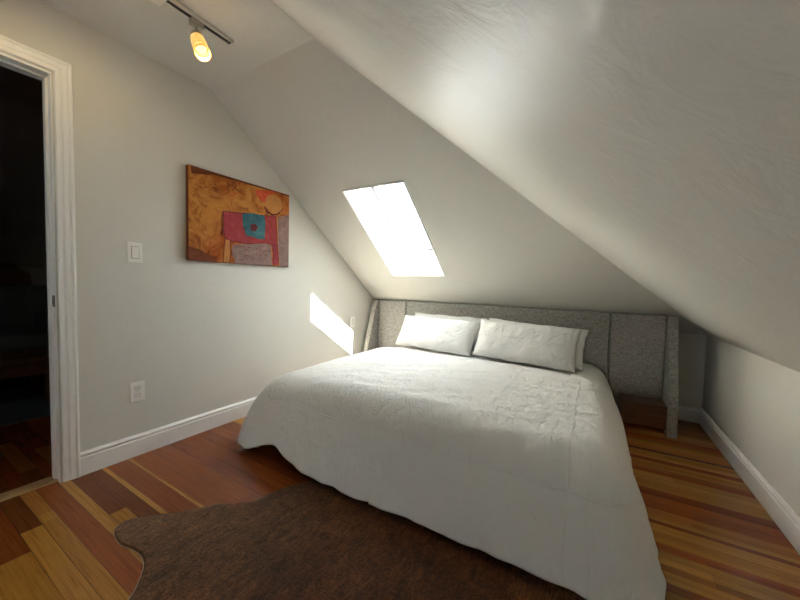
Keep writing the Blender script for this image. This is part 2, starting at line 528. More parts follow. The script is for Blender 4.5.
for (a, c), nx in zip(right_edges, right_edges[1:] + [(-0.27, None)]):
    k = 1 if nx[0] - a < 0.045 else 2
    for q in range(k):
        t0, t1 = a + (nx[0] - a) * q / k, a + (nx[0] - a) * (q + 1) / k
        f = rnd.choice((1.0, 1.15, 1.3, 1.45, 1.55))
        cc = tuple(x * f for x in c)
        row(t0, t1, [(2.75, cc), (W, tuple(x * 0.82 for x in cc))] if rnd.random() < 0.25 else [(W, cc)], XM, W)
y = -0.27
while y < 0:
    y1 = min(0, y + rnd.uniform(0.05, 0.08)); row(y, y1, [(W, rnd.choice(MID + LIGHT))], XM, W); y = y1
fl_o = link('floor', bm, M['floor'])
for p in fl_o.data.polygons:
    if p.normal.z < 0:
        p.flip()
struct(fl_o, 'glossy strip wood floor of mixed honey and red boards', 'floor')
bm = bmesh.new(); box(bm, 0, W, YF, 0, -0.06, -0.002)
link('subfloor', bm, M['walnut'], fl_o)

# baseboards: extruded moulding profile (height 0.125)
PROF = [(0, 0), (0.016, 0), (0.016, 0.094), (0.0125, 0.098), (0.0125, 0.104), (0.0155, 0.108), (0.0155, 0.114), (0.010, 0.119), (0.006, 0.125), (0, 0.125)]
def baseboard(name, a, b, inward, label):
    a, b, inward = Vector(a), Vector(b), Vector(inward)
    bm = bmesh.new()
    prism(bm, [a + inward * t + Vector((0, 0, z)) for t, z in PROF], b - a)
    struct(link(name, bm, M['trim']), label, 'baseboard')
baseboard('baseboard_left', (0, -2.910, 0), (0, 0, 0), (1, 0, 0), 'white moulded baseboard under the painting wall')
baseboard('baseboard_back', (0, 0, 0), (W, 0, 0), (0, -1, 0), 'white moulded baseboard behind the headboard')
baseboard('baseboard_right', (W, YF, 0), (W, 0, 0), (-1, 0, 0), 'white moulded baseboard along the right knee wall')
baseboard('baseboard_front', (0, YF, 0), (W, YF, 0), (0, 1, 0), 'white moulded baseboard behind the viewer')

# doorway: moulded casing, jamb lining with stop, strike plate, threshold
door = struct(thing('door_1', 'open doorway with white moulded casing to the dark next room', 'doorway', (0, (DY0 + DY1) / 2, 0)), 'open doorway with white moulded casing to the dark next room', 'doorway')
CP = [(0.0, 0.010), (0.004, 0.014), (0.018, 0.014), (0.021, 0.011), (0.025, 0.011), (0.029, 0.016), (0.043, 0.018), (0.047, 0.015), (0.050, 0.015), (0.053, 0.020), (0.060, 0.021), (0.064, 0.017), (0.064, 0.0), (0.0, 0.0)]
bm = bmesh.new()
path = lambda w: [(DY1 + 0.007 + w, 0.0), (DY1 + 0.007 + w, DZ + 0.007 + w), (DY0 - 0.007 - w, DZ + 0.007 + w), (DY0 - 0.007 - w, 0.0)]
rings = [[bm.verts.new((d, yy, zz)) for (yy, zz) in path(w)] for (w, d) in CP]
n = len(CP)
for i in range(n):
    a, b = rings[i], rings[(i + 1) % n]
    for k in range(3):
        bm.faces.new((a[k], a[k + 1], b[k + 1], b[k]))
bm.faces.new([r[0] for r in rings]); bm.faces.new([r[3] for r in rings][::-1])
link('casing', bm, M['trim'], door)
bm = bmesh.new()
J = 0.018
box(bm, -T - 0.005, 0.002, DY1 - 0.004, DY1 - 0.0005, 0, DZ - 0.0005)
box(bm, -T - 0.005, 0.002, DY0 + 0.0005, DY0 + 0.008, 0, DZ - 0.0005)
box(bm, -T - 0.005, 0.002, DY0 + 0.0005, DY1 - 0.0005, DZ - 0.008, DZ - 0.0005)
for (a, b) in ((DY1 - 0.013, DY1 - 0.004), (DY0 + 0.008, DY0 + 0.019)):
    box(bm, -0.080, -0.045, a, b, 0, DZ)
box(bm, -0.080, -0.045, DY0 + 0.01, DY1 - 0.01, DZ - 0.019, DZ - 0.008)
link('jamb', bm, M['trim'], door)
bm = bmesh.new()
box(bm, -0.040, -0.006, DY1 - 0.0065, DY1 - 0.004, 0.905, 0.962)
box(bm, -0.030, -0.016, DY1 - 0.0072, DY1 - 0.005, 0.918, 0.949, 1)
link('strike_plate', bm, [M['brass'], M['slot']], door)['label'] = 'small dark metal strike plate'
bm = bmesh.new(); prism(bm, [(-0.105, DY0, 0), (-0.02, DY0, 0), (-0.02, DY0, 0.003), (-0.03, DY0, 0.007), (-0.095, DY0, 0.007), (-0.105, DY0, 0.003)], (0, DY1 - DY0, 0))
link('threshold', bm, M['oak'], door)['label'] = 'honey coloured wood threshold strip'

# ------------------------------------------------------------------ dark room beyond the doorway
HX0, HY0, HY1 = -3.2, -4.6, -2.21
bm = bmesh.new(); box(bm, HX0, -T, HY0, HY1, -0.06, -0.001)
bm2 = bmesh.new()
lay = bm2.loops.layers.float_color.new('board')
bm_save = bm; bm = bm2
yy = HY0
while yy < HY1:
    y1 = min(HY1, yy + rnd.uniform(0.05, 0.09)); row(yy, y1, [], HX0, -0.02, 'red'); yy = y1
o = link('floor_hall', bm2, M['floor'])
for p in o.data.polygons:
    if p.normal.z < 0:
        p.flip()
struct(o, 'dark wood floor of the next room', 'floor')
link('subfloor', bm_save, M['walnut'], o)
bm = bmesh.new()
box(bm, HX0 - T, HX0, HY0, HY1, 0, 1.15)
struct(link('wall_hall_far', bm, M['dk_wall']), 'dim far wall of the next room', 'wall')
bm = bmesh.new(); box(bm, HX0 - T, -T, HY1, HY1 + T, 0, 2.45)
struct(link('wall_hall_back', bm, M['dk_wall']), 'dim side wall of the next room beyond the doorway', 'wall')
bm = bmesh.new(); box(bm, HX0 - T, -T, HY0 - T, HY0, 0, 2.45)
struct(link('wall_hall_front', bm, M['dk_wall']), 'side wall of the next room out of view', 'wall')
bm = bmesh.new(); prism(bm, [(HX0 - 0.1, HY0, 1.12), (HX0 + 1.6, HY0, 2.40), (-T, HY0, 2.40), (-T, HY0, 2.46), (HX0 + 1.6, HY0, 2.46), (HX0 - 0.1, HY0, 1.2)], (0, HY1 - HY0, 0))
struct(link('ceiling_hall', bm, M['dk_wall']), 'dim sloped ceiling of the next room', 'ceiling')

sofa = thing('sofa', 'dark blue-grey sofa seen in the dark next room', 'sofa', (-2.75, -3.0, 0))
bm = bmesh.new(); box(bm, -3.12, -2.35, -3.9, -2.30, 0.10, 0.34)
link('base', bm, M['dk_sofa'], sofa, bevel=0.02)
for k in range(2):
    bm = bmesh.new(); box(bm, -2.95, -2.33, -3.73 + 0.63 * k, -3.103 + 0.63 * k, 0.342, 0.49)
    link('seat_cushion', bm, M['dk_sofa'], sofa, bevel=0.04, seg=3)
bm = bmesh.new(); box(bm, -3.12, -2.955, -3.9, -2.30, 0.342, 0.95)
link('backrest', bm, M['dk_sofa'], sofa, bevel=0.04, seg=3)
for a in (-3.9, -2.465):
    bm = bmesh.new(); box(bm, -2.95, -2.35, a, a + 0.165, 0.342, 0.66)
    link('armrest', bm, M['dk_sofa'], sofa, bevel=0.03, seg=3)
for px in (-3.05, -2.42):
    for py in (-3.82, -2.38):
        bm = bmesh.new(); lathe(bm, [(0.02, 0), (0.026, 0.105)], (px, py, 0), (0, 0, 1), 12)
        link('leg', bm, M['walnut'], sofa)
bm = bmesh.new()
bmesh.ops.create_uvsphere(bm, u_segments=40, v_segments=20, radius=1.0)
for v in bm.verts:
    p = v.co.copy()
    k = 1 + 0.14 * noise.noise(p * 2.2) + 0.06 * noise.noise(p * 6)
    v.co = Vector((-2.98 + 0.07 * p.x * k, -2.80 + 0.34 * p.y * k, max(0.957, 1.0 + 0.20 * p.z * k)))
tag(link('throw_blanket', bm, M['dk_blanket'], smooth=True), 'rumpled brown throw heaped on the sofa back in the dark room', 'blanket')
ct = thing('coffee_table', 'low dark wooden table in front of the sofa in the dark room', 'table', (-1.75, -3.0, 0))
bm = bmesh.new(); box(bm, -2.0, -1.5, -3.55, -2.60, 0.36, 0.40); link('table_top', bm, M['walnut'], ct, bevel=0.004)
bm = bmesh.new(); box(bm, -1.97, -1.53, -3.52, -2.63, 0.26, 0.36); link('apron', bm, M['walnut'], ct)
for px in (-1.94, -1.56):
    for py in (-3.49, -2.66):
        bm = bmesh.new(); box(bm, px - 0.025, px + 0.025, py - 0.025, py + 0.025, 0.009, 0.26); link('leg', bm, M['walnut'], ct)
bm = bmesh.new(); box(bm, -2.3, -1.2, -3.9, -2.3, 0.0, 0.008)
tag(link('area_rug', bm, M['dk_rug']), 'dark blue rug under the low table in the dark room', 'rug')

# ------------------------------------------------------------------ bed: headboard with wings, nightstand shelves, platform, mattress
bed = thing('bed', 'low king bed with a grey upholstered headboard wall and slanted side wings', 'bed', (1.46, -0.3, 0))
HY, HBK, HT = -0.262, -0.212, 0.873
def panel(x0, x1):
    bm = bmesh.new(); box(bm, x0, x1, HY, HBK, 0.06, HT)
    return link('headboard_panel', bm, M['tweed'], bed, bevel=0.012, seg=3)
panel(0.107, 0.4755); panel(0.4805, 2.4405); panel(2.4465, 2.813)
for (x0, x1) in ((0.045, 0.105), (2.815, 2.874)):
    bm = bmesh.new()
    prism(bm, [(x0, HBK, 0.0), (x0, -0.495, 0.0), (x0, -0.495, 0.22), (x0, -0.302, HT), (x0, HBK, HT)], (x1 - x0, 0, 0))
    link('side_wing', bm, M['tweed'], bed, bevel=0.008, seg=3)
for (x0, x1) in ((0.106, 0.40), (2.53, 2.814)):
    bm = bmesh.new(); box(bm, x0, x1, -0.474, HY - 0.001, 0.045, 0.212)
    ns = link('nightstand', bm, M['walnut'], bed, bevel=0.003)
    ns['label'] = 'dark brown wooden box shelf between headboard and wing'
bm = bmesh.new(); box(bm, 0.62, 2.33, -1.62, HY - 0.001, 0.0, 0.2); link('platform', bm, M['walnut'], bed)
bm = bmesh.new(); box(bm, 0.60, 2.35, -2.06, HY - 0.003, 0.201, 0.372); link('mattress', bm, M['mattress'], bed, bevel=0.06, seg=4)

# duvet: draped cloth grid (flat top, rounded shoulders, hem near the floor)
def make_duvet():
    CX, HWX, A_S, A_F = 1.475, 0.835, 0.275, 0.325
    Y0, YE = -0.285, -1.985
    ZT, ZH = 0.462, 0.035
    NX, NS, NY = 150, 56, 150
    us = [(-1 - (NS - i) / NS) for i in range(NS)] + [-1 + 2 * i / NX for i in range(NX + 1)] + [1 + (i + 1) / NS for i in range(NS)]
    vs = [i / NY for i in range(NY + 1)] + [1 + (i + 1) / NS for i in range(NS)]
    bm = bmesh.new()
    uvl = bm.loops.layers.uv.new('UVMap')
    grid, uvs = [], {}
    for v in vs:
        rowv = []
        for u in us:
            ds = max(abs(u) - 1, 0.0); dt = max(v - 1, 0.0)
            sgn = -1 if u < 0 else 1
            bx = CX + HWX * max(-1, min(1, u)); by = Y0 + (YE - Y0) * min(v, 1)
            d = max(ds, dt)
            cs, sn = 0.0, 0.0
            if d > 0:
                th = PI / 4 * (dt / ds) if ds >= dt else PI / 2 - PI / 4 * (ds / dt)
                cs, sn = math.cos(th), math.sin(th)
                q = (cs ** 3.4 + sn ** 3.4) ** (1 / 3.4)
                cs, sn = cs / q, sn / q
            per = bx * 1.0 * (1 if sn else 0) + by * (1 if cs else 0) * sgn + (ds - dt) * 0.3
            D0, PM = 0.42, math.radians(74)
            if d < D0:
                ph = d / D0 * PM
                hh = 0.60 * math.sin(ph) / math.sin(PM)
                dr = 0.36 * (1 - math.cos(ph)) / (1 - math.cos(PM))
            else:
                q2 = (d - D0) / (1 - D0)
                hh = 0.60 + 0.40 * q2; dr = 0.36 + 0.64 * q2
            wl = cs * cs * (1.0 if sgn < 0 else 0.7 * min(1, max(0, (by + 1.5) / 0.6)))          # the left side and the head end hang fuller
            if wl:
                ph = d * PI / 2 * 0.985
                hh += wl * (math.sin(ph) ** (2 / 1.9) - hh); dr += wl * (1 - math.cos(ph) ** (2 / 1.9) - dr)
            # taper of the head end: less overhang beside the headboard
            P = Vector((per * 2.3, 3.7 * sgn, 0.5))
            wav = noise.noise(P) * 0.6 + noise.noise(Vector((per * 6.5, 1.3, sgn))) * 0.5
            k = 1 + d * d * 0.13 * wav
            head_in = 0.035 * min(1, max(0, (by + 0.95) / 0.35))
            asx = (0.235 + 0.04 * min(1, max(0, (-by - 1.2) / 0.6)) * 0.7 - head_in if sgn > 0 else 0.28 - head_in * 2.4) * k
            afy = A_F * k
            x = bx + sgn * cs * asx * hh
            yy = by - sn * afy * hh
            zh = ZH + 0.018 * (0.5 + noise.noise(Vector((per * 3.1, 8.1, 0)))) + 0.010 * noise.noise(Vector((per * 9.5, 2.1, 0)))
            if sn > 0.3:      # hem lifts beside the left foot corner
                zh += 0.095 * math.exp(-((x - 0.80) / 0.16) ** 2)
            z = ZT - (ZT - zh) * dr
            # crown and gentle lumps on the top
            w = 1 - 0.7 * dr
            fx = (x - CX) / HWX
            z += w * (0.018 * max(0, 1 - fx * fx) * min(1, (-yy - 0.2) / 0.8) + 0.013 * noise.noise(Vector((x * 1.8, yy * 1.8, 0.3))) + 0.006 * noise.noise(Vector((x * 5, yy * 5, 2.0))))
            # soft folds
            t = noise.noise(Vector(((x * 0.5 - yy * 0.9) * 9, (x * 0.9 + yy * 0.4) * 3, 5.0)))
            z += w * 0.0045 * (1 - abs(t) * 2)
            sm = min(1, max(0, (yy + 1.05) / 0.4)); z -= 0.04 * sm * sm * (3 - 2 * sm) * (1 - dr)
            c2 = noise.noise(Vector((x * 13, yy * 15, z * 14)))
            z += 0.0022 * c2
            r2 = noise.noise(Vector((per * 9, z * 4, 9.0 + sgn))) * 0.012 * d
            x += sgn * cs * r2; yy -= sn * r2
            vert = bm.verts.new((x, yy, max(0.022, z)))
            uvs[vert] = (bx + sgn * ds * 0.5, by - dt * 0.55)
            rowv.append(vert)
        grid.append(rowv)
    for j in range(len(vs) - 1):
        for i in range(len(us) - 1):
            f = bm.faces.new((grid[j][i], grid[j][i + 1], grid[j + 1][i + 1], grid[j + 1][i]))
            for l in f.loops:
                l[uvl].uv = uvs[l.vert]
    o = link('duvet', bm, M['duvet'], smooth=True)
    if sum(p.normal.z for p in o.data.polygons) < 0:
        o.data.flip_normals()
    so = o.modifiers.new('thickness', 'SOLIDIFY'); so.thickness = 0.014; so.offset = -1
    return o
tag(make_duvet(), 'creased white cotton duvet draped over the bed to the floor', 'duvet')

# pillows
def make_pillow(w, h, t, seed, flange=0.0):
    NU, NV = 64, 40
    bm = bmesh.new(); uvl = bm.loops.layers.uv.new('UVMap')
    uvs = {}
    sides = []
    for s in (1, -1):
        g = []
        for j in range(NV + 1):
            r = []
            for i in range(NU + 1):
                a = -1 + 2 * i / NU; b = -1 + 2 * j / NV
                # outline pinch: corners stay, sides bow in a little
                x = a * w / 2 * (1 - 0.045 * (1 - b * b)); z = b * h / 2 * (1 - 0.05 * (1 - a * a))
                cth = max(0, (1 - a ** 4) * (1 - b ** 4)) ** 0.5
                y = s * t / 2 * cth
                P = Vector((x * 7, z * 7, s * 3 + seed))
                y += s * cth * (0.012 * noise.noise(P) + 0.007 * (1 - 2 * abs(noise.noise(Vector(((x + z) * 9, (x - z) * 22, seed))))))
                x += 0.006 * noise.noise(Vector((b * 3, seed, 1))) * (abs(a) > 0.8)
                z += 0.010 * noise.noise(Vector((a * 3, seed, 7)))
                if s == -1 and (i in (0, NU) or j in (0, NV)):
                    r.append(sides[0][j][i]); continue
                v = bm.verts.new((x, y, z)); uvs[v] = (x, z); r.append(v)
            g.append(r)
        sides.append(g)
    for s, g in zip((1, -1), sides):
        for j in range(NV):
            for i in range(NU):
                q = (g[j][i], g[j][i + 1], g[j + 1][i + 1], g[j + 1][i])
                f = bm.faces.new(q if s < 0 else q[::-1])
                for l in f.loops:
                    l[uvl].uv = uvs[l.vert]
    return bm
def put_pillow(bm, loc, tilt, yaw, roll, label):
    o = link('pillow', bm, M['pillow'], smooth=True)
    o.rotation_euler = (0, 0, 0)
    o.matrix_world = Matrix.Translation(loc) @ Matrix.Rotation(yaw, 4, 'Z') @ Matrix.Rotation(-tilt, 4, 'X') @ Matrix.Rotation(roll, 4, 'Y')
    tag(o, label, 'pillow', 'white pillows at the headboard')
    return o
put_pillow(make_pillow(0.86, 0.335, 0.14, 1.0), (1.005, -0.615, 0.592), 0.50, math.radians(-9), 0.0, 'white pillow in front at the end nearer the sunlit wall')
put_pillow(make_pillow(0.81, 0.34, 0.18, 6.0), (1.835, -0.725, 0.612), 0.46, math.radians(-8), math.radians(0.5), 'wrinkled white pillow in front at the end nearer the nightstand')
put_pillow(make_pillow(0.82, 0.33, 0.09, 11.0), (1.040, -0.420, 0.606), 0.34, math.radians(-4), 0.0, 'white pillow mostly hidden behind the smooth front pillow')
put_pillow(make_pillow(0.84, 0.33, 0.10, 15.0), (1.865, -0.525, 0.602), 0.40, math.radians(-7), math.radians(2), 'white pillow mostly hidden behind the wrinkled front pillow')

# ------------------------------------------------------------------ cowhide rug
def smooth_loop(pts, k=6):
    out = []; n = len(pts)
    for i in range(n):
        p0, p1, p2, p3 = (Vector(pts[(i + d) % n]) for d in (-1, 0, 1, 2))
        for j in range(k):
            t = j / k
            out.append(0.5 * ((2 * p1) + (p2 - p0) * t + (2 * p0 - 5 * p1 + 4 * p2 - p3) * t * t + (3 * p1 - p0 - 3 * p2 + p3) * t ** 3))
    return out
HIDE = [(1.055, -2.285), (1.010, -2.355), (0.972, -2.455), (0.957, -2.545), (0.896, -2.600), (0.832, -2.648), (0.751, -2.755), (0.655, -2.855), (0.608, -2.918),
        (0.622, -2.960), (0.668, -2.980), (0.745, -2.988), (0.810, -2.974), (0.875, -2.969), (0.936, -2.984), (0.991, -3.020), (1.044, -3.070),
        (1.13, -3.22), (1.22, -3.45), (1.36, -3.66), (1.62, -3.78), (1.95, -3.86), (2.30, -3.92), (2.62, -3.98), (2.86, -3.86), (2.84, -3.66), (2.66, -3.42),
        (2.58, -3.10), (2.60, -2.80), (2.56, -2.52), (2.42, -2.24), (2.26, -2.00), (1.98, -1.84), (1.62, -1.82), (1.32, -1.92), (1.15, -2.10)]
loop = [Vector((p[0], p[1], 0)) for p in smooth_loop([(a, b, 0) for a, b in HIDE])]
def hide_mesh(loop, z0, z1, inset):
    bm = bmesh.new()
    c = sum(loop, Vector()) / len(loop)
    n = len(loop)
    nrm = []
    for i in range(n):
        t = (loop[(i + 1) % n] - loop[i - 1]).normalized(); nrm.append(Vector((t.y, -t.x, 0)))
    area = sum(loop[i].x * loop[(i + 1) % n].y - loop[(i + 1) % n].x * loop[i].y for i in range(n))
    sg = 1 if area > 0 else -1
    lo = [bm.verts.new((p.x, p.y, z0)) for p in loop]
    hi = [bm.verts.new((p - nn * sg * inset).to_tuple()[:2] + (z1,)) for p, nn in zip(loop, nrm)]
    for i in range(n):
        bm.faces.new((lo[i], lo[(i + 1) % n], hi[(i + 1) % n], hi[i]))
    from mathutils.geometry import tessellate_polygon
    for ring in (hi, lo):
        for a, b, c in tessellate_polygon([[Vector((v.co.x, v.co.y, 0)) for v in ring]]):
            try:
                bm.faces.new((ring[a], ring[b], ring[c]))
            except ValueError:
                pass
    return bm
rug = tag(link('cowhide_rug', hide_mesh(loop, 0.0015, 0.008, 0.007), M['hide'], smooth=False), 'dark brown cowhide rug lying on the floor partly under the bed foot', 'rug')
bm = hide_mesh([p for p in loop], 0.0, 0.0014, -0.002)
link('hide_edge', bm, M['hide_edge'], rug)['label'] = 'thin pale skin edge'

# ------------------------------------------------------------------ painting
art = thing('painting', 'unframed ochre canvas of a red cow with a teal blanket on the left wall', 'painting', (0.0, -1.958, 1.49))
PY0, PY1, PZ0, PZ1, PD = -2.366, -1.553, 1.184, 1.797, 0.036
bm = bmesh.new(); box(bm, 0.002, PD, PY0, PY1, PZ0, PZ1)
link('canvas', bm, M['a_edge'], art, bevel=0.003)
def flat(bm, pts, lift, mi):
    f = bm.faces.new([bm.verts.new((PD + lift, min(PY1 - 0.001, max(PY0 + 0.001, y)), min(PZ1 - 0.001, max(PZ0 + 0.001, z)))) for y, z in pts])
    f.material_index = mi
    bmesh.ops.triangulate(bm, faces=[f])
def line(bm, pts, w, lift, mi):
    for (a, b) in zip(pts, pts[1:]):
        a, b = Vector(a), Vector(b); t = (b - a)
        if t.length < 1e-6:
            continue
        t.normalize(); nn = Vector((-t.y, t.x)) * w / 2
        flat(bm, [a + nn - t * w / 3, b + nn + t * w / 3, b - nn + t * w / 3, a - nn - t * w / 3], lift, mi)
BODY = [(-2.135, 1.544), (-2.062, 1.552), (-1.994, 1.561), (-1.808, 1.577), (-1.689, 1.594), (-1.677, 1.482), (-1.672, 1.358), (-1.725, 1.357), (-1.797, 1.364), (-1.903, 1.345), (-1.993, 1.338), (-2.07, 1.341), (-2.092, 1.351), (-2.119, 1.353), (-2.129, 1.398)]
BLANKET = [(-1.989, 1.557), (-1.904, 1.577), (-1.798, 1.576), (-1.788, 1.516), (-1.795, 1.392), (-1.856, 1.384), (-1.888, 1.397), (-1.958, 1.398), (-1.967, 1.454), (-1.985, 1.475)]
DISC = [(-1.708 + 0.083 * math.cos(t * PI / 12), 1.688 + 0.075 * math.sin(t * PI / 12)) for t in range(24)]
bm = bmesh.new()
flat(bm, [(PY0, PZ0), (PY1, PZ0), (PY1, PZ1), (PY0, PZ1)], 0.0006, 0)
flat(bm, [(-2.352, 1.796), (-1.555, 1.796), (-1.555, 1.783), (-1.70, 1.788), (-1.829, 1.784), (-1.95, 1.790), (-2.046, 1.784), (-2.12, 1.789), (-2.204, 1.775), (-2.28, 1.768), (-2.349, 1.745)], 0.0010, 6)
flat(bm, [(-2.062, 1.32), (-1.903, 1.342), (-1.787, 1.359), (-1.733, 1.351), (-1.724, 1.185), (-1.902, 1.185), (-2.045, 1.185), (-2.07, 1.266)], 0.0010, 3)
flat(bm, [(-1.67, 1.589), (-1.554, 1.63), (-1.554, 1.185), (-1.648, 1.185), (-1.661, 1.359)], 0.0010, 3)
flat(bm, [(-2.365, 1.274), (-2.292, 1.259), (-2.22, 1.219), (-2.171, 1.185), (-2.365, 1.185)], 0.0010, 6)
flat(bm, [(-1.883, 1.756), (-1.79, 1.777), (-1.704, 1.790), (-1.729, 1.748), (-1.773, 1.72), (-1.793, 1.677), (-1.844, 1.697), (-1.871, 1.724)], 0.0012, 4)
flat(bm, DISC, 0.0014, 7)
flat(bm, [(-1.803, 1.646), (-1.779, 1.607), (-1.727, 1.591), (-1.67, 1.607), (-1.62, 1.661), (-1.614, 1.686), (-1.638, 1.649), (-1.681, 1.615), (-1.727, 1.605), (-1.769, 1.622), (-1.789, 1.649)], 0.0018, 5)
flat(bm, BODY, 0.0014, 1)
flat(bm, [(-2.119, 1.356), (-2.085, 1.345), (-2.078, 1.265), (-2.085, 1.187), (-2.098, 1.187), (-2.106, 1.293), (-2.117, 1.192), (-2.133, 1.192), (-2.127, 1.291)], 0.0016, 7)
flat(bm, [(-1.729, 1.362), (-1.672, 1.365), (-1.665, 1.287), (-1.659, 1.198), (-1.685, 1.196), (-1.695, 1.284), (-1.703, 1.195), (-1.722, 1.196), (-1.716, 1.282)], 0.0016, 1)
flat(bm, BLANKET, 0.0020, 2)
flat(bm, [(-1.922, 1.485), (-1.881, 1.5), (-1.856, 1.479), (-1.875, 1.443), (-1.918, 1.442)], 0.0022, 5)
line(bm, BODY + BODY[:1], 0.005, 0.0019, 5)
line(bm, [(-2.119, 1.356), (-2.129, 1.29), (-2.134, 1.19)], 0.005, 0.0021, 5)
line(bm, [(-2.085, 1.345), (-2.078, 1.265), (-2.087, 1.187)], 0.006, 0.0021, 5)
line(bm, [(-1.729, 1.362), (-1.713, 1.282), (-1.706, 1.19)], 0.005, 0.0021, 5)
line(bm, [(-1.672, 1.365), (-1.663, 1.287), (-1.659, 1.198)], 0.006, 0.0021, 5)
line(bm, [(-2.135, 1.548), (-2.145, 1.50), (-2.142, 1.41)], 0.006, 0.0019, 5)
flat(bm, [(-2.137, 1.41), (-2.137, 1.389), (-2.145, 1.37), (-2.156, 1.382), (-2.148, 1.413)], 0.0019, 5)
line(bm, [(-2.059, 1.765), (-2.043, 1.77), (-2.040, 1.72), (-2.018, 1.715)], 0.008, 0.0016, 6)
line(bm, [(-2.046, 1.735), (-2.066, 1.705)], 0.007, 0.0016, 6)
rr = random.Random(4)
for k in range(7):
    yy = -2.02 + 0.012 * k
    line(bm, [(yy, 1.578), (yy + 0.006, 1.60 + 0.008 * rr.random())], 0.004, 0.0016, 6)
for k in range(16):
    yy = -2.03 + rr.random() * 0.28; zz = 1.21 + rr.random() * 0.11
    line(bm, [(yy, zz), (yy + rr.uniform(0.01, 0.04), zz + rr.uniform(-0.006, 0.006))], 0.005, 0.0016, 6)
for k in range(26):
    yy = rr.uniform(PY0 + 0.03, -1.6); zz = rr.uniform(1.6, 1.76)
    line(bm, [(yy, zz), (yy + rr.uniform(0.01, 0.05), zz + rr.uniform(-0.004, 0.004))], 0.003, 0.0013, 7)
link('painted_image', bm, [M['a_bg'], M['a_red'], M['a_blue'], M['a_lav'], M['a_orange'], M['a_line'], M['a_edge'], M['a_disc']], art)['label'] = 'painted red cow, teal blanket and amber disc on ochre'

# ------------------------------------------------------------------ switch and outlets on the left wall
def plate_thing(name, label, cat, yc, zc):
    t = thing(name, label, cat, (0, yc, zc))
    bm = bmesh.new(); box(bm, 0.0005, 0.0065, yc - 0.0365, yc + 0.0365, zc - 0.058, zc + 0.058)
    link('cover_plate', bm, M['plate'], t, bevel=0.003, seg=3)
    return t
sw = plate_thing('light_switch', 'white rocker light switch on the wall beside the doorway', 'light switch', -2.645, 1.208)
bm = bmesh.new(); prism(bm, [(0.0062, -2.662, 1.174), (0.0085, -2.662, 1.174), (0.012, -2.662, 1.242), (0.0062, -2.662, 1.242)], (0, 0.034, 0))
link('rocker', bm, M['plate'], sw, bevel=0.001)
bm = bmesh.new(); frame_prism(bm, [(0.0062, -2.664, 1.172), (0.0062, -2.626, 1.172), (0.0062, -2.626, 1.244), (0.0062, -2.664, 1.244)], [(0.0062, -2.6615, 1.1745), (0.0062, -2.6285, 1.1745), (0.0062, -2.6285, 1.2415), (0.0062, -2.6615, 1.2415)], (0.0008, 0, 0))
link('gap', bm, M['slot'], sw)
def outlet(label, yc, zc):
    t = plate_thing('wall_outlet', label, 'wall outlet', yc, zc)
    for dz in (0.021, -0.021):
        bm = bmesh.new(); box(bm, 0.006, 0.0085, yc - 0.0165, yc + 0.0165, zc + dz - 0.0145, zc + dz + 0.0145)
        s = link('socket', bm, M['socket'], t, bevel=0.003, seg=2)
        bm = bmesh.new()
        for a in (-0.0065, 0.0065):
            box(bm, 0.0080, 0.0088, yc + a - 0.0013, yc + a + 0.0013, zc + dz - 0.001, zc + dz + 0.008)
        box(bm, 0.0080, 0.0088, yc - 0.0025, yc + 0.0025, zc + dz - 0.010, zc + dz - 0.005)
        e = link('slots', bm, M['slot'], s)
        e.matrix_parent_inverse = Matrix.Translation(-Vector((0, yc, zc)))
    bm = bmesh.new(); lathe(bm, [(0.003, 0.006), (0.0028, 0.0078)], (0, yc, zc), (1, 0, 0), 10)
    link('screw', bm, M['steel'], t)
    return t
outlet('white duplex outlet low on the wall below the light switch', -2.641, 0.385)
outlet('white outlet beside the sun patch near the headboard wing', -0.622, 0.630)

# ------------------------------------------------------------------ track light on the flat ceiling
tl = thing('track_light', 'ceiling track light with a glowing amber glass spot', 'track light', (0.56, -2.75, H))
bm = bmesh.new()
TX0, TX1, TY0, TY1 = 0.542, 0.578, -3.45, -2.405
box(bm, TX0, TX0 + 0.006, TY0, TY1, H - 0.020, H - 0.0005); box(bm, TX1 - 0.006, TX1, TY0, TY1, H - 0.020, H - 0.0005)
box(bm, TX0, TX1, TY0, TY1, H - 0.006, H - 0.0005); box(bm, TX0, TX1, TY1 - 0.006, TY1, H - 0.0205, H - 0.0005)
link('track', bm, M['plate'], tl, bevel=0.001)
bm = bmesh.new(); box(bm, TX0 + 0.0062, TX1 - 0.0062, TY0, TY1 - 0.0065, H - 0.0165, H - 0.0062)
link('track_slot', bm, M['slot'], tl)['label'] = 'black slot along the track'
bm = bmesh.new(); box(bm, 0.50, 0.62, -2.85, -2.725, H - 0.026, H - 0.0005)
link('feed_canopy', bm, M['plate'], tl, bevel=0.004)
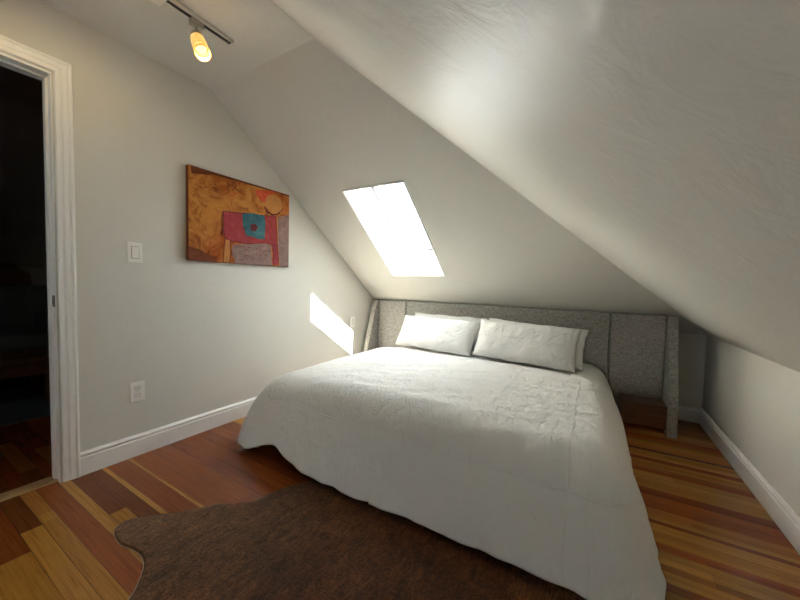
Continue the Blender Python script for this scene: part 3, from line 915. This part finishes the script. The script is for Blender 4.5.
def head(base, aim, near):
    b = Vector(base); aim = Vector(aim).normalized()
    bm = bmesh.new(); box(bm, b.x - 0.017, b.x + 0.017, b.y - 0.030, b.y + 0.030, H - 0.050, H - 0.0206)
    link('adapter', bm, M['nickel'], tl, bevel=0.004)
    j = Vector((b.x, b.y, H - 0.092))
    bm = bmesh.new(); lathe(bm, [(0.0075, 0), (0.0075, 0.044)], j, (0, 0, 1), 14)
    lathe(bm, [(0.004, -0.012), (0.011, -0.008), (0.011, 0.008), (0.004, 0.012)], j, (1, 0.2, 0), 14)
    link('stem', bm, M['nickel'], tl, smooth=False)
    c0 = j + aim * -0.004
    bm = bmesh.new(); lathe(bm, [(0.012, 0), (0.027, 0.004), (0.030, 0.012), (0.030, 0.038), (0.027, 0.040)], c0, aim, 28)
    link('socket_cup', bm, M['nickel'], tl, smooth=False)
    c1 = c0 + aim * 0.036
    bm = bmesh.new()
    lathe(bm, [(0.028, 0), (0.033, 0.010), (0.0345, 0.05), (0.0355, 0.13), (0.0365, 0.148), (0.0335, 0.148), (0.0325, 0.13), (0.031, 0.05), (0.029, 0.012)], Vector((0, 0, 0)), (0, 0, 1), 36, cap0=False, cap1=False)
    sh = link('glass_shade', bm, M['shade'], tl, smooth=True)
    q = Vector((0, 0, 1)).rotation_difference(aim)
    sh.matrix_parent_inverse = Matrix.Identity(4)
    sh.matrix_basis = Matrix.Translation(c1 - tl.location) @ q.to_matrix().to_4x4()
    bm = bmesh.new(); lathe(bm, [(0.006, 0.0), (0.012, 0.012), (0.020, 0.075), (0.024, 0.098), (0.016, 0.108), (0.004, 0.110)], c1, aim, 24)
    link('bulb', bm, M['bulb'], tl, smooth=True)
    ld = bpy.data.lights.new('spot_bulb', 'POINT'); ld.energy = LAMP_W; ld.color = (1.0, 0.84, 0.50); ld.shadow_soft_size = 0.012
    lo = bpy.data.objects.new('spot_bulb', ld); col.objects.link(lo)
    lo.location = c1 + aim * 0.128
    lo.rotation_euler = Vector((0, 0, -1)).rotation_difference(aim).to_euler()
LAMP_W = 0.6
head((0.560, -2.590, H), (0.62, -0.17, -0.76), True)
head((0.560, -3.180, H), (-0.55, 0.30, -0.78), False)

# ------------------------------------------------------------------ daylight
SUN_D = Vector((-1.0, -0.042, -1.265)).normalized()
sd = bpy.data.lights.new('sun', 'SUN'); sd.energy = 36.0; sd.angle = math.radians(0.53); sd.color = (1.0, 0.95, 0.87)
so = bpy.data.objects.new('sun', sd); col.objects.link(so)
so.rotation_euler = Vector((0, 0, -1)).rotation_difference(SUN_D).to_euler()
so.location = (3, -1, 6)
world = bpy.data.worlds.new('sky'); scene.world = world
world.use_nodes = True
wn = world.node_tree; wn.nodes.clear()
bg = wn.nodes.new('ShaderNodeBackground'); bg.inputs[1].default_value = 2.6
wo = wn.nodes.new('ShaderNodeOutputWorld')
# evenly bright hazy sky
bg.inputs[0].default_value = (0.80, 0.89, 1.0, 1)
wn.links.new(bg.outputs[0], wo.inputs[0])
# portal in the skylight pane
pd = bpy.data.lights.new('skylight_portal', 'AREA'); pd.shape = 'RECTANGLE'; pd.size = 0.56; pd.size_y = 1.07; pd.cycles.is_portal = True
po = bpy.data.objects.new('skylight_portal', pd); col.objects.link(po)
po.location = cen + NB * (HG + 0.08)
po.rotation_euler = (math.atan(-SL) , 0, 0)

# ------------------------------------------------------------------ camera
cd = bpy.data.cameras.new('camera'); cam = bpy.data.objects.new('camera', cd); col.objects.link(cam)
yaw, pitch, roll, F = math.radians(30.539), math.radians(-2.756), math.radians(1.483), 331.191
fwd = Vector((-math.sin(yaw) * math.cos(pitch), math.cos(yaw) * math.cos(pitch), math.sin(pitch)))
rgt = Vector((math.cos(yaw), math.sin(yaw), 0)); upv = rgt.cross(fwd)
# the picture is rotated clockwise by roll
c_, s_ = math.cos(roll), math.sin(roll)
r2 = rgt * c_ + upv * s_
u2 = upv * c_ - rgt * s_
mw = Matrix((( r2.x, u2.x, -fwd.x, 2.324), (r2.y, u2.y, -fwd.y, -3.527), (r2.z, u2.z, -fwd.z, 1.064), (0, 0, 0, 1)))
cam.matrix_world = mw
cd.sensor_fit = 'HORIZONTAL'; cd.sensor_width = 36.0; cd.lens = F / 800 * 36.0; cd.clip_start = 0.02
scene.camera = cam

# ------------------------------------------------------------------ colour and sampling quality
vs_ = scene.view_settings
vs_.view_transform = 'Standard'; vs_.look = 'None'; vs_.gamma = 1.0; vs_.use_curve_mapping = False
vs_.exposure = 2.68
scene.cycles.use_denoising = True
scene.cycles.max_bounces = 14
scene.cycles.diffuse_bounces = 10
scene.cycles.sample_clamp_indirect = 12
scene.cycles.caustics_reflective = False
